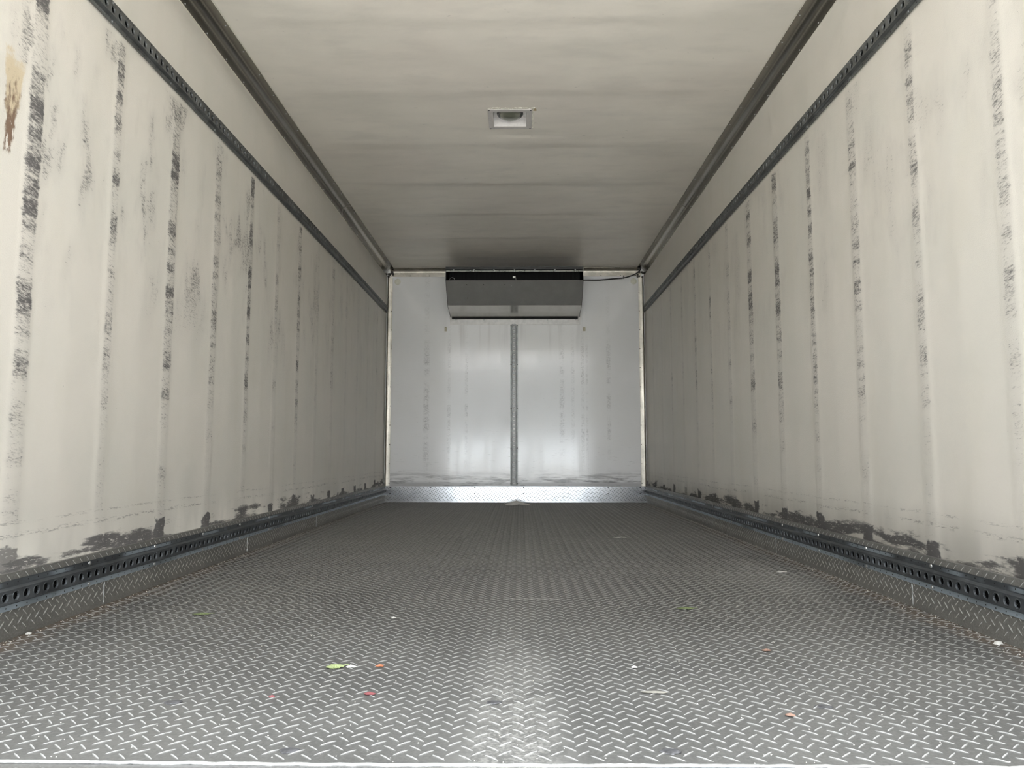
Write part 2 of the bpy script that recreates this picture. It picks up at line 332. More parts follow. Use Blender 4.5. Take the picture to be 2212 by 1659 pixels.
# ------------------------------------------------------------------ object helpers
def link(name, me, mat=None, parent=None):
    o = bpy.data.objects.new(name, me); COL.objects.link(o)
    if mat is not None and not me.materials: me.materials.append(MAT[mat])
    if parent is not None: o.parent = parent
    return o
def mesh(name, vs, fs, smooth=False):
    me = bpy.data.meshes.new(name); me.from_pydata([tuple(v) for v in vs], [], fs); me.update()
    if smooth: me.shade_smooth()
    return me
def tag(o, label, cat, group=None):
    o['label'] = label; o['category'] = cat
    if group: o['group'] = group
    return o
def struct(o): o['kind'] = 'structure'; return o
def empty(name, loc):
    o = bpy.data.objects.new(name, None); o.empty_display_size = .05; o.location = loc; COL.objects.link(o); return o
def origin(p): return Vector(p.location) + (origin(p.parent) if p.parent else Vector())
def at(o, root):                 # parts are modelled in world coordinates: shift below the thing's base
    o.parent = root; o.location = -origin(root); return o
class MB:
    def __init__(s): s.v, s.f = [], []
    def box(s, a, b):
        x0, y0, z0 = a; x1, y1, z1 = b; n = len(s.v)
        s.v += [(x0, y0, z0), (x1, y0, z0), (x1, y1, z0), (x0, y1, z0), (x0, y0, z1), (x1, y0, z1), (x1, y1, z1), (x0, y1, z1)]
        s.f += [tuple(n + i for i in q) for q in ((3, 2, 1, 0), (4, 5, 6, 7), (0, 1, 5, 4), (1, 2, 6, 5), (2, 3, 7, 6), (3, 0, 4, 7))]; return s
    def strip(s, pts, a, b, axis, closed=False):   # extrude a polyline of 2-tuples along an axis from a to b
        n = len(s.v); m = len(pts)
        for q in (a, b):
            for p_, r_ in pts:
                s.v.append({'y': (p_, q, r_), 'x': (q, p_, r_), 'z': (p_, r_, q)}[axis])
        for i in range(m if closed else m - 1):
            j = (i + 1) % m; s.f.append((n + i, n + j, n + m + j, n + m + i))
        if closed: s.f.append(tuple(n + i for i in range(m))[::-1]); s.f.append(tuple(n + m + i for i in range(m)))
        return s
    def dome(s, c, nrm, r, h, k=10):
        c = Vector(c); nrm = Vector(nrm).normalized(); u = nrm.orthogonal().normalized(); w = nrm.cross(u); n = len(s.v)
        for rr, hh in ((1, 0), (.92, .45), (.6, .85)):
            for i in range(k):
                a = 2 * math.pi * i / k; s.v.append(tuple(c + (u * math.cos(a) + w * math.sin(a)) * r * rr + nrm * h * hh))
        s.v.append(tuple(c + nrm * h))
        for q in range(2):
            for i in range(k): s.f.append((n + q * k + i, n + q * k + (i + 1) % k, n + (q + 1) * k + (i + 1) % k, n + (q + 1) * k + i))
        for i in range(k): s.f.append((n + 2 * k + i, n + 2 * k + (i + 1) % k, n + 3 * k))
        return s
    def tube(s, pts, r, k=10):
        pts = [Vector(p_) for p_ in pts]; n = len(s.v); up = None
        for i, p_ in enumerate(pts):
            tdir = (pts[min(i + 1, len(pts) - 1)] - pts[max(i - 1, 0)]).normalized()
            if up is None: up = tdir.orthogonal().normalized()
            up = (up - tdir * up.dot(tdir)).normalized(); w = tdir.cross(up)
            for j in range(k):
                a = 2 * math.pi * j / k; s.v.append(tuple(p_ + (up * math.cos(a) + w * math.sin(a)) * r))
        for i in range(len(pts) - 1):
            for j in range(k): s.f.append((n + i * k + j, n + i * k + (j + 1) % k, n + (i + 1) * k + (j + 1) % k, n + (i + 1) * k + j))
        s.f.append(tuple(n + j for j in range(k))[::-1]); s.f.append(tuple(n + (len(pts) - 1) * k + j for j in range(k)))
        return s
    def build(s, name, mat, parent=None, smooth=False): return link(name, mesh(name, s.v, s.f, smooth), mat, parent)
_dm = {}
def rivet(name, loc, nrm, r, h, mat, parent=None):
    key = (round(r, 5), round(h, 5), mat, tuple(nrm))
    if key not in _dm:
        m = MB().dome((0, 0, 0), nrm, r, h); me = mesh(name, m.v, m.f, True); me.materials.append(MAT[mat]); _dm[key] = me
    o = bpy.data.objects.new(name, _dm[key]); COL.objects.link(o); o.location = loc
    if parent is not None:
        o.parent = parent; o.location = Vector(loc) - origin(parent)
    return o

# diamond tread bars -------------------------------------------------
def tread(name, O, u, v, n, lu, lv, mat, quad=True, pitch=.0381, keep=None, back=.004, bar=1.0, seed=1, row=None):
    """flat plate (lu x lv) from corner O along unit vectors u, v with staggered raised bars on the n side"""
    O, u, v, n = (np.array(a, float) for a in (O, u, v, n)); rng = np.random.RandomState(seed)
    row = row or pitch / 2
    nu = int(lu / pitch) + 1; nv = int(lv / row) + 1
    I, J = np.meshgrid(np.arange(nu), np.arange(nv), indexing='ij'); I = I.ravel(); J = J.ravel()
    cu = (I + .25 + .5 * (J % 2)) * pitch; cv = (J + .5) * row
    ok = (cu > .010) & (cu < lu - .010) & (cv > .009) & (cv < lv - .009)
    cu, cv, J = cu[ok], cv[ok], J[ok]
    ang = np.where(J % 2 == 0, .76, -.76) + rng.normal(0, .02, len(J))
    L = np.array([(-.0168, 0), (-.0085, .0022), (0, .0029), (.0085, .0022), (.0168, 0), (.0085, -.0022), (0, -.0029), (-.0085, -.0022), (-.0115, 0), (0, 0), (.0115, 0)]) * bar
    hz = np.array([-.0003] * 8 + [.0016, .0024, .0016]); fac = np.array([0.] * 8 + [1.] * 3)
    c, s = np.cos(ang)[:, None], np.sin(ang)[:, None]
    a = cu[:, None] + L[:, 0] * c - L[:, 1] * s; b = cv[:, None] + L[:, 0] * s + L[:, 1] * c
    hh = np.broadcast_to(hz, a.shape) * rng.uniform(.85, 1.1, (len(cu), 1))
    P = O + a[..., None] * u + b[..., None] * v + hh[..., None] * n
    if keep is not None:
        k = keep(P[:, 9]); P = P[k]
    K = len(P)
    T = np.array([(0, 1, 8), (1, 2, 9), (1, 9, 8), (2, 3, 9), (3, 10, 9), (3, 4, 10), (4, 5, 10), (5, 6, 9), (5, 9, 10), (6, 7, 9), (7, 8, 9), (7, 0, 8)])
    if np.dot(np.cross(u, v), n) > 0: T = T[:, ::-1]
    tri = (np.arange(K)[:, None, None] * 11 + T).reshape(-1, 3)
    fac = np.tile(fac, K)
    # plate slab
    c8 = [O, O + lu * u, O + lu * u + lv * v, O + lv * v]; c8 += [q - back * n for q in c8]
    B = K * 11; qd = [(0, 1, 2, 3), (7, 6, 5, 4), (4, 5, 1, 0), (5, 6, 2, 1), (6, 7, 3, 2), (7, 4, 0, 3)]
    st = np.array(qd)
    if np.dot(np.cross(u, v), n) < 0: st = st[:, ::-1]
    qt = np.concatenate([st[:, [0, 1, 2]], st[:, [0, 2, 3]]]) + B
    V = np.concatenate([P.reshape(-1, 3), np.array(c8)]); tri = np.concatenate([tri, qt]); fac = np.concatenate([fac, np.zeros(8)])
    me = bpy.data.meshes.new(name); me.vertices.add(len(V)); me.vertices.foreach_set('co', V.ravel().astype('f'))
    me.loops.add(len(tri) * 3); me.loops.foreach_set('vertex_index', tri.ravel().astype('i'))
    me.polygons.add(len(tri)); me.polygons.foreach_set('loop_start', (np.arange(len(tri)) * 3).astype('i'))
    sm = np.ones(len(tri), bool); sm[-12:] = False
    me.polygons.foreach_set('use_smooth', sm)
    me.update(calc_edges=True)
    at_ = me.attributes.new('lug', 'FLOAT', 'POINT'); at_.data.foreach_set('value', fac.astype('f'))
    me.validate(); me.materials.append(MAT[mat])
    return me

# ------------------------------------------------------------------ large structure
# floor: two tread plates meeting at a weld, and the sill plate at the rear edge
floor = struct(link('floor', tread('floor', (-1.2, 1.108, 0), (1, 0, 0), (0, 1, 0), (0, 0, 1), 2.4, D - 1.108, 'floor', back=.06, pitch=.039, row=.0174)))
sill = struct(link('trim_1', tread('trim_1', (-1.2, Y0 - .10, 0), (1, 0, 0), (0, 1, 0), (0, 0, 1), 2.4, .1 + 1.1065 - Y0, 'floor', back=.06, seed=5, pitch=.039, row=.0174)))
random.seed(4)
m = MB(); pts = []
for i in range(121):
    xx = -1.195 + i * 2.39 / 120
    pts.append((xx, 1.1075 + (.008 * max(0, (-.35 - xx)) / .5) + random.uniform(-.0012, .0012), .0006 + random.uniform(-.0006, .0006)))
m.tube(pts, .0034, 6); m.build('weld_bead', 'weld', sill, True)
m = MB(); m.tube([(-.0 + i * .010, 2.33 + random.uniform(-.0005, .0005), -.0007) for i in range(18)], .0013, 6); m.build('weld_bead', 'weld', floor, True)

def wave_wall(name, X, sgn, y0, p, mat):
    """inside face with the wall studs showing as slightly raised bands; a thick box behind it"""
    ys = [Y0 + i * (D + .02 - Y0) / 590 for i in range(591)]; zs = [-.06, .3, .9, 1.5, 2.0, H + .06]
    V, Fc = [], []
    for yv in ys:
        d = abs(((yv - y0 + 10.5 * p) % p) - .5 * p)
        rise = .0013 * (1 - min(1, max(0, (d - .026) / .012)) ** 2 * (3 - 2 * min(1, max(0, (d - .026) / .012)))) - .0011 * math.sin(math.pi * min(1, d / (.5 * p)))
        if yv > 6.4: rise *= max(0, (6.62 - yv) / .22)
        for zv in zs:
            k = 1.0 if zv < 2.0 else .3
            V.append((X - sgn * rise * k, yv, zv))
    nz = len(zs)
    for i in range(len(ys) - 1):
        for j in range(nz - 1):
            q = (i * nz + j, i * nz + j + 1, (i + 1) * nz + j + 1, (i + 1) * nz + j); Fc.append(q if sgn > 0 else q[::-1])
    n = len(V)
    for yv in (ys[0], ys[-1]):
        for zv in (zs[0], zs[-1]): V.append((X + sgn * .07, yv, zv))
    a0, a1, b0, b1 = 0, nz - 1, (len(ys) - 1) * nz, len(ys) * nz - 1
    Fc += [(n, n + 1, n + 3, n + 2), (a0, a1, n + 1, n), (b1, b0, n + 2, n + 3)]
    Fc += [tuple([i * nz for i in range(len(ys))] + [n + 2, n]), tuple([i * nz + nz - 1 for i in range(len(ys))] + [n + 3, n + 1])]
    return struct(link(name, mesh(name, V, Fc, False), mat))
wl_ = wave_wall('wall_left', -W / 2, -1, 1.815, .379, 'wall_l')
wr_ = wave_wall('wall_right', W / 2, 1, 1.733, .3885, 'wall_r')
for o in (wl_, wr_):
    n = len(o.data.polygons); sm = [True] * (n - 5) + [False] * 5; o.data.polygons.foreach_set('use_smooth', sm)
wb = struct(MB().box((-1.27, D, -.06), (1.27, D + .07, H + .06)).build('wall_front', 'back'))

# ceiling: sheet sagging between the roof bows, with the cut-out for the lamp box
LX0, LX1, LY0, LY1 = -.0965, .0805, 3.597, 3.776
def ceil_z(xv, yv):
    tq = ((yv - 2.775) / .598) % 1.0
    wob = .5 + .5 * math.sin(xv * 2.1 + yv * 1.7)
    s = (1 - tq / .16) if tq < .16 else ((tq - .16) / .84) ** 1.6
    s = s * s * (3 - 2 * s) if tq < .16 else s
    a = .0045 * (0.8 + .3 * wob) * min(1, max(0, (1.12 - abs(xv)) / .25))
    a *= 1.0 + .6 * min(1, max(0, (yv - 3.8) / 1.0))
    if abs(xv) < .2 and 3.45 < yv < 3.9: a *= .15
    edge = min(1, max(0, (6.73 - yv) / .1))
    return H - a * s * edge + .0012 * math.sin(xv * 9 + yv * 4) * edge * min(1, max(0, (1.12 - abs(xv)) / .2)) * (0 if abs(xv) < .2 and 3.45 < yv < 3.9 else 1)
xs = sorted(set([-1.2 + i * .08 for i in range(31)] + [LX0, LX1])); ys = sorted(set([round(Y0 + i * .0148, 5) for i in range(int((D + .01 - Y0) / .0148))] + [LY0, LY1, D + .01]))
V, Fc = [], []; ny = len(ys)
for xv in xs:
    for yv in ys: V.append((xv, yv, ceil_z(xv, yv)))
for i in range(len(xs) - 1):
    for j in range(ny - 1):
        xm, ym = (xs[i] + xs[i + 1]) / 2, (ys[j] + ys[j + 1]) / 2
        if LX0 < xm < LX1 and LY0 < ym < LY1: continue
        Fc.append((i * ny + j, i * ny + j + 1, (i + 1) * ny + j + 1, (i + 1) * ny + j))
ceil = struct(link('ceiling', mesh('ceiling', V, Fc, True), 'ceil'))
struct(MB().box((-1.27, Y0, H + .06), (1.27, D + .07, H + .11)).build('ceiling_roof', 'ext'))

# rear door frame around the opening, on the outside
fr = MB().box((-1.30, Y0 - .06, -.12), (-1.20, Y0 - .001, H + .16)).box((1.20, Y0 - .06, -.12), (1.30, Y0 - .001, H + .16)).box((-1.20, Y0 - .06, H + .002), (1.20, Y0 - .001, H + .16))
struct(fr.build('trim_2', 'ext'))
# unseen yard outside, built for the light and reflections it gives
struct(MB().box((-90, -120, -1.35), (90, 60, -1.15)).build('ground', 'yard'))
MAT['yard_wall'] = plain('yard_wall_paint', (.80, .88, .97), .6)  # bluish white chosen to tint the reflection in the front wall
struct(MB().box((-60, -60.0, -1.15), (60, -59.6, 1.7)).build('wall_yard', 'yard_wall'))
MAT['blocker'] = plain('blocker_grey', (.24, .24, .235), .7)
struct(MB().box((-9, -38, -1.15), (-6, 2, 4.6)).build('blocker_left', 'blocker'))  # unseen side blocks added to dim the near walls
struct(MB().box((6, -38, -1.15), (9, 2, 4.6)).build('blocker_right', 'blocker'))
hv, hf = [], []; random.seed(8); nx_, nz_ = 90, 10
for i in range(nx_ + 1):
    top_ = 10.0 + 1.2 * math.sin(i * .7) + random.uniform(-.8, .8)
    for j in range(nz_ + 1):
        tz = j / nz_; hv.append((-80 + i * 160 / nx_, -66 - 3.0 * math.sin(math.pi * tz * .5) + random.uniform(-.8, .8), -1.15 + tz * (top_ + 1.15)))
for i in range(nx_):
    for j in range(nz_):
        a = i * (nz_ + 1) + j; hf.append((a, a + 1, a + nz_ + 2, a + nz_ + 1))
n = len(hv); hv += [(-80, -75, -1.15), (80, -75, -1.15), (80, -75, 11), (-80, -75, 11)]; hf.append((n, n + 1, n + 2, n + 3))
struct(link('ground_treeline', mesh('ground_treeline', hv, hf, False), 'hedge'))

# ------------------------------------------------------------------ kick plates (baseboards)
KH = .158
def side_kick(side):
    s = -1 if side == 'left' else 1
    X = s * 1.188
    cuts = [Y0, 2.222, 3.378, 4.516, 5.66, D - .012]
    segs = []
    me = tread('baseboard_' + side, (X, cuts[0], 0), (0, 1, 0), (0, 0, 1), (-s, 0, 0), cuts[-1] - cuts[0], KH, 'kick_s', back=.011, seed=11 + s, pitch=.0327, row=.0155, bar=.80)
    o = struct(link('baseboard_' + side, me))
    for yc in cuts[1:-1]:
        m = MB(); random.seed(int(yc * 100) + s)
        m.tube([(X - s * .0004 + random.uniform(-.0004, .0004), yc + random.uniform(-.0015, .0015), .003 + i * .0065) for i in range(int((.070 - .003) / .0065) + 1)], .0022, 6)
        if yc < 4.0 or side == 'left': m.build('weld_bead', 'rivet', o, True)
    return o
side_kick('left'); side_kick('right')
# front kick plate leans back a little so that it mirrors the opening
lean = math.radians(1.9); bbw = 2.376
vdir = (0, math.sin(lean), math.cos(lean)); ndir = (0, -math.cos(lean), math.sin(lean))
bb = struct(link('baseboard_front', tread('baseboard_front', (-1.188, D - .012, .0), (1, 0, 0), vdir, ndir, bbw, .146, 'kick_b', pitch=.0365, row=.0173, back=.003, bar=.85, seed=3)))
for xv in (-1.140, -.774, -.368, .0755, .4785, .843, 1.133):
    for zv in (.1345, .0805):
        rivet('bolt', (xv, D - .012 + zv * math.tan(lean) - .001, zv), (0, -1, 0), .0055, .004, 'rivet_d', bb)

# ------------------------------------------------------------------ coves between walls and ceiling
def cove_profile(cw, cc):
    # distances (from wall plane, below ceiling)
    pts = [(.0012, cw), (.0030, cw), (.0030, .040)]
    for i in range(9):
        a = i / 8 * math.pi / 2; r = .034
        pts.append((.0030 + r - r * math.cos(a), .0060 + r - r * math.sin(a)))
    pts += [(cc, .0060), (cc, .0030)]
    return pts
PF = cove_profile(.0746, .0667)
for k, (side, s) in enumerate((('left', -1), ('right', 1))):
    m = MB(); pl = [(s * (1.2 - a), H - b) for a, b in PF]; m.strip(pl, Y0, D - .012, 'y')
    me = mesh('trim', m.v, m.f); o = struct(link('trim_%d' % (3 + k), me, 'cove'))
    me.shade_smooth(); me.set_sharp_from_angle(angle=math.radians(35)) if hasattr(me, 'set_sharp_from_angle') else None
    for i in range(29):
        yv = 1.030 + (.0 if s < 0 else -.048) + i * .1945
        if 1.0 < yv < 6.74:
            rivet('rivet', (s * 1.1965, yv, H - .0655), (-s, 0, 0), .0032, .0024, 'rivet', o)
            yv2 = yv + .045
            if yv2 < 6.72: rivet('rivet', (s * 1.1435, yv2, H - .0062), (0, 0, -1), .0032, .0024, 'rivet', o)
    # thin cream sealant lines along both edges
    random.seed(50 + k)
    for ex, ez in ((1.1990, H - .0760), (1.1315, H - .0035)):
        m = MB(); m.tube([(s * ex + random.uniform(-.0004, .0004), Y0 + .01 + i * .0485, ez + random.uniform(-.0004, .0004)) for i in range(121)], .0019, 6)
        m.build('sealant', 'caulk_w', o, True)
    # joint between two cove lengths
    yj = 5.02
    pj = [(s * (1.2 - a - (.0012 if a > .02 else .0008)), H - b - .0009) for a, b in PF[1:-1]]
    MB().strip(pj, yj, yj + .006, 'y').build('joint', 'trim', o)
m = MB(); pl = [(D - a, H - b) for a, b in cove_profile(.078, .052)]; m.strip(pl, -1.17, 1.17, 'x')
me = mesh('trim', m.v, m.f); me.shade_smooth(); me.set_sharp_from_angle(angle=math.radians(35))
tt = struct(link('trim_5', me, 'trim'))
for xv in (-1.143, -.9825, -.80, .80, .98, 1.12):
    rivet('screw', (xv, D - .0032, H - .075 + .006), (0, -1, 0), .0045, .003, 'rivet_d', tt)
    rivet('screw', (xv - .01, D - .046, H - .0062), (0, 0, -1), .004, .0028, 'rivet_d', tt)
# corner angles
for k, (side, s) in enumerate((('left', -1), ('right', 1))):
    pl = [(s * 1.1885, D - .030), (s * 1.1885, D - .012), (s * 1.1865, D - .006), (s * 1.180, D - .003), (s * 1.146, D - .003), (s * 1.146, D - .0004)]
    m = MB(); m.strip(pl, .150, H - .082, 'z')
    me = mesh('trim', m.v, m.f); o = struct(link('trim_%d' % (6 + k), me, 'trim')); me.shade_smooth(); me.set_sharp_from_angle(angle=math.radians(60))
    for i in range(11):
        rivet('screw', (s * 1.152, D - .003, 1.9385 - i * .1765), (0, -1, 0), .0042, .003, 'rivet_d', o)
        if i > 0: rivet('screw', (s * 1.1885, D - .022, 1.93 - i * .1765), (-s, 0, 0), .0036, .003, 'rivet_d', o)
    # sealant where cove, corner angle and front trim meet
    m = MB(); random.seed(k + 2)
    for i in range(9): m.dome((s * (1.172 - random.uniform(-.018, .034)), D - .004 - random.uniform(0, .03), H - random.uniform(.01, .10)), (-s * .3, -1, -.3), random.uniform(.007, .013), random.uniform(.005, .009), 8)
    m.build('sealant_lump', 'caulk_d', o, True)

# ------------------------------------------------------------------ logistics tracks
ZP = [.070, .083, .088, .122, .127, .141]      # heights across the track (bottom flange, step, face, step, flange)
def track_mesh(n, pitch, mat, r=.0105, hole_k=12):
    """profile in (height a, stand-off b), run along c, with real round holes through the raised face"""
    V, Fc = [], []
    def add(pts):
        i = len(V); V.extend(pts); return i
    L = n * pitch
    prof = [(0, 0), (0, .0028), (.0135, .0028), (.0185, .0125)], [(.0505, .0125), (.0555, .0028), (.071, .0028), (.071, 0)]
    for pr in prof:
        for q in range(len(pr) - 1):
            (a0, b0), (a1, b1) = pr[q], pr[q + 1]; i = add([(a0, b0, 0), (a1, b1, 0), (a1, b1, L), (a0, b0, L)]); Fc.append((i, i + 1, i + 2, i + 3))
    a0, a1, b = .0185, .0505, .0125; ca = (a0 + a1) / 2
    for i in range(n):
        c0, c1, cc = i * pitch, (i + 1) * pitch, (i + .5) * pitch
        ring, outer, deep = [], [], []
        for k in range(hole_k):
            th = 2 * math.pi * (k + .5) / hole_k; ux, uy = math.cos(th), math.sin(th)
            ring.append((ca + ux * r, b, cc + uy * r)); deep.append((ca + ux * r * .92, b - .0035, cc + uy * r * .92))
            sc = min((a1 - a0) / 2 / max(1e-6, abs(ux)), pitch / 2 / max(1e-6, abs(uy))); outer.append((ca + ux * sc, b, cc + uy * sc))
        lip = [(p_[0] + (p_[0] - ca) * .09, b + .0009, p_[2] + (p_[2] - cc) * .09) for p_ in ring]
        lip2 = [(p_[0] + (p_[0] - ca) * .22, b, p_[2] + (p_[2] - cc) * .22) for p_ in ring]
        R0 = add(ring); O0 = add(outer); D0 = add(deep); L0 = add(lip); M0 = add(lip2)
        for k in range(hole_k):
            k2 = (k + 1) % hole_k
            Fc.append((M0 + k, M0 + k2, O0 + k2, O0 + k)); Fc.append((L0 + k, L0 + k2, M0 + k2, M0 + k)); Fc.append((R0 + k, R0 + k2, L0 + k2, L0 + k)); Fc.append((D0 + k, D0 + k2, R0 + k2, R0 + k))
            # corners of the cell
        cr = add([(a0, b, c0), (a1, b, c0), (a1, b, c1), (a0, b, c1)])
        for k in range(hole_k):
            k2 = (k + 1) % hole_k; p_, q_ = outer[k], outer[k2]
            if abs(p_[0] - q_[0]) > 1e-7 and abs(p_[2] - q_[2]) > 1e-7:
                best = min(range(4), key=lambda j: abs(V[cr + j][0] - (p_[0] if abs(abs(p_[0] - ca) - (a1 - a0) / 2) < 1e-6 else q_[0])) + abs(V[cr + j][2] - (q_[2] if abs(abs(q_[2] - cc) - pitch / 2) < 1e-6 else p_[2])))
                Fc.append((O0 + k, O0 + k2, cr + best))
    return V, Fc, L
def track(label, fn, nrm, n, pitch, mat, base, riv, group=None, rmat='rivet', nail=True, rad=.0105, pan='hole', rr=.0058):
    """fn maps (a, b, c) to the world"""
    V, Fc, L = track_mesh(n, pitch, mat, rad)
    root = empty('logistics_track', base)
    me = mesh('rail', [fn(*v_) for v_ in V], Fc)
    rail_o = at(link('rail', me, mat), root)
    # pan behind the holes; on the low rails its shade is painted near-black
    m = MB(); q = [fn(.016, .0004, 0), fn(.053, .0004, 0), fn(.053, .0004, L), fn(.016, .0004, L)]
    me2 = mesh('backing', q, [(0, 1, 2, 3)]); at(link('backing', me2, pan), root)
    if nail:
        m = MB()
        for i in range(n):
            for a in (.0065, .0645):
                m.dome(fn(a, .0028, (i + 1) * pitch), nrm, .0021, .0006, 6)
        o = at(m.build('nail_hole', 'hole'), rail_o); o['kind'] = 'stuff'
    for a, c in riv:
        rivet('rivet', fn(a, .0028, c), nrm, rr, .0032, rmat, rail_o)
    if label: tag(root, label, 'cargo rail', group)
    return root
P38 = .0381
ystart = 1.02; nh = int((D - .02 - ystart) / P38)
def riv_list(y0, p):
    out = []; yv = y0
    while yv < D - .1:
        if yv > ystart + .03: out += [(.0065, yv - ystart), (.0645, yv - ystart)]
        yv += p
    return out
XL, XLl = -1.198, -1.1862
track('upper dark grey cargo rail with round holes on the left wall', lambda a, b, c: (XL + b + .002, ystart + c, 1.743 + a), (1, 0, 0), nh, P38, 'rail', (XL, ystart, 1.743), riv_list(1.7435, .379), rmat='rail', pan='rail')
track('upper dark grey cargo rail with round holes on the right wall', lambda a, b, c: (-XL - b - .002, ystart + c, 1.743 + a), (-1, 0, 0), nh, P38, 'rail', (-XL, ystart, 1.743), riv_list(1.706, .39), rmat='rail', pan='rail')
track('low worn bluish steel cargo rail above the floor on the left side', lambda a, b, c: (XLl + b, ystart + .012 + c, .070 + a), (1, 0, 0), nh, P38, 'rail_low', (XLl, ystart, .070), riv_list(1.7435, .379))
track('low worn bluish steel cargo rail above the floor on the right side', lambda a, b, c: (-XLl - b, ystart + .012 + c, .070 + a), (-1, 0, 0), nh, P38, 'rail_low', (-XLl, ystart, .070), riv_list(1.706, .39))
nv_ = 39; zb = .154
track('upright grey cargo rail in the middle of the white front wall', lambda a, b, c: (-.0462 + a, D - .0002 - b, zb + c), (0, -1, 0), nv_, P38, 'rail_v', (-.0105, D, zb), [(a, c - zb) for c in (1.6265, 1.2633, .8568, .4927, .1698) for a in (.0065, .0645)], rmat='rivet_d', nail=False, rad=.0078, pan='flange', rr=.0048)

# ------------------------------------------------------------------ evaporator
EX, EW = -.004, .596
root = empty('evaporator_unit', (EX, D - .001, 1.70))
tag(root, 'grey sheet metal evaporator box with a black outlet slot under the ceiling', 'cooling unit')
x0, x1 = EX - EW, EX + EW; YT, ZT = 6.29, 2.056
side = [(YT, ZT), (YT, 1.9335), (6.475, 1.7514), (D - .020, 1.6995), (D - .020, ZT)]
for s, xx in ((-1, x0), (1, x1)):
    m = MB(); m.v += [(xx, a, b) for a, b in side] + [(xx - s * .003, a, b) for a, b in side]
    m.f += [(0, 1, 2, 3, 4), (9, 8, 7, 6, 5)] + [(i, (i + 1) % 5, 5 + (i + 1) % 5, 5 + i) for i in range(5)]
    spl = at(m.build('side_plate', 'black'), root)
    for a, b in ((YT + .02, 2.02), (YT + .02, 1.95), (6.40, 1.86)): rivet('screw', (xx + s * .0, a, b), (s, 0, 0), .004, .003, 'rivet', spl)
def sheet(name, p0, p1, mat, th=.003, xa=x0 + .0035, xb=x1 - .0035):
    d = Vector((0, p1[0] - p0[0], p1[1] - p0[1])).normalized(); nn = Vector((0, d.z, -d.y)) * th
    m = MB(); m.v += [(xa, *p0), (xb, *p0), (xb, *p1), (xa, *p1)]; m.v += [(a, b - nn.y, c - nn.z) for a, b, c in m.v[:4]]
    m.f += [(0, 1, 2, 3), (7, 6, 5, 4), (4, 5, 1, 0), (5, 6, 2, 1), (6, 7, 3, 2), (7, 4, 0, 3)]
    return at(m.build(name, mat), root)
sheet('top_panel', (D - .022, ZT), (YT + .004, ZT), 'black')
sheet('top_rail', (YT, ZT - .001), (YT, 2.030), 'black', .006)
st = sheet('steel_strip', (YT + .006, 2.024), (YT + .012, 2.012), 'strip', .003)
for i in range(7):
    xv = x0 + .070 + i * (2 * EW - .14) / 6
    at(MB().box((xv - .0015, YT + .001, 2.010), (xv + .0015, YT + .006, 2.034)).box((xv - .006, YT + .0005, 2.026), (xv + .006, YT + .004, 2.031)).build('bracket', 'rivet'), root)
# coil block deep behind the open slot
m = MB().box((x0 + .02, 6.42, 1.90), (x1 - .02, 6.60, 2.045))
for i in range(95): m.box((x0 + .02 + i * .0122, 6.414, 1.90), (x0 + .0215 + i * .0122, 6.42, 2.045))
at(m.build('coil', 'coil'), root)
at(MB().box((x0 + .004, YT + .008, 1.9345), (x1 - .004, YT + .02, 1.9395)).build('slot_lip', 'black'), root)
fp = sheet('front_panel', (YT, 1.9335), (6.475, 1.7514), 'steel'); sheet('lower_panel', (6.475, 1.7514), (D - .024, 1.6995), 'steel2')
dn = Vector((0, -.1821, -.185)).normalized()
for px, tt_ in ((.152, .16), (.275, .16), (.43, .16), (.152, .70)):
    rivet('screw_hole', (x0 + 2 * EW * px, YT + .185 * tt_, 1.9335 - .1821 * tt_), dn, .0035, .0008, 'hole', fp)
rivet('latch_pin', (x0 + 2 * EW * .478, YT + .185 * .22, 1.9335 - .1821 * .22), dn, .0055, .005, 'rivet', fp)
m = MB().box((-.018, YT - .004, 1.953), (.006, YT + .001, 1.970)); m.tube([(.002, YT - .004, 1.956), (.008, YT - .007, 1.950), (.009, YT - .006, 1.934)], .0026, 6)
at(m.build('latch', 'strip'), fp)
m = MB(); m.tube([(x0 + .055 + .022 * math.cos(a), YT + .02, 1.942 + .022 * math.sin(a)) for a in [math.pi * (1 - i / 10) for i in range(11)]], .0022, 6); at(m.build('wire_loop', 'rivet'), root)
# dark block painted as the shadow gap under the lower panel
at(MB().box((x0 + .012, D - .021, 1.686), (x1 - .012, D - .004, 1.700)).build('shadow_gap', 'hole'), root)
m = MB()
for i in range(40): m.box((x0 + .60 + i * .0115, D - .045, 1.7005), (x0 + .606 + i * .0115, D - .022, 1.7025))
at(m.build('intake_grille', 'hole'), root)
# painted mounting flange on the wall
m = MB().box((x0 - .008, D - .004, 1.637), (x1 + .012, D - .0006, 1.692)).box((x0 - .010, D - .004, 1.692), (x0 + .016, D - .0006, 1.80)).box((x1 - .016, D - .004, 1.692), (x1 + .022, D - .0006, 2.06))
mfl = at(m.build('mounting_flange', 'flange'), root)
for xv, zv in ((x0 + .05, 1.681), (x0 + .015, 1.715), (x0 + .31, 1.680), (EX + .003, 1.681), (x0 + .90, 1.680), (x1 - .03, 1.682), (x1 + .006, 1.715)):
    rivet('screw', (xv, D - .004, zv), (0, -1, 0), .0055, .003, 'rivet', mfl)

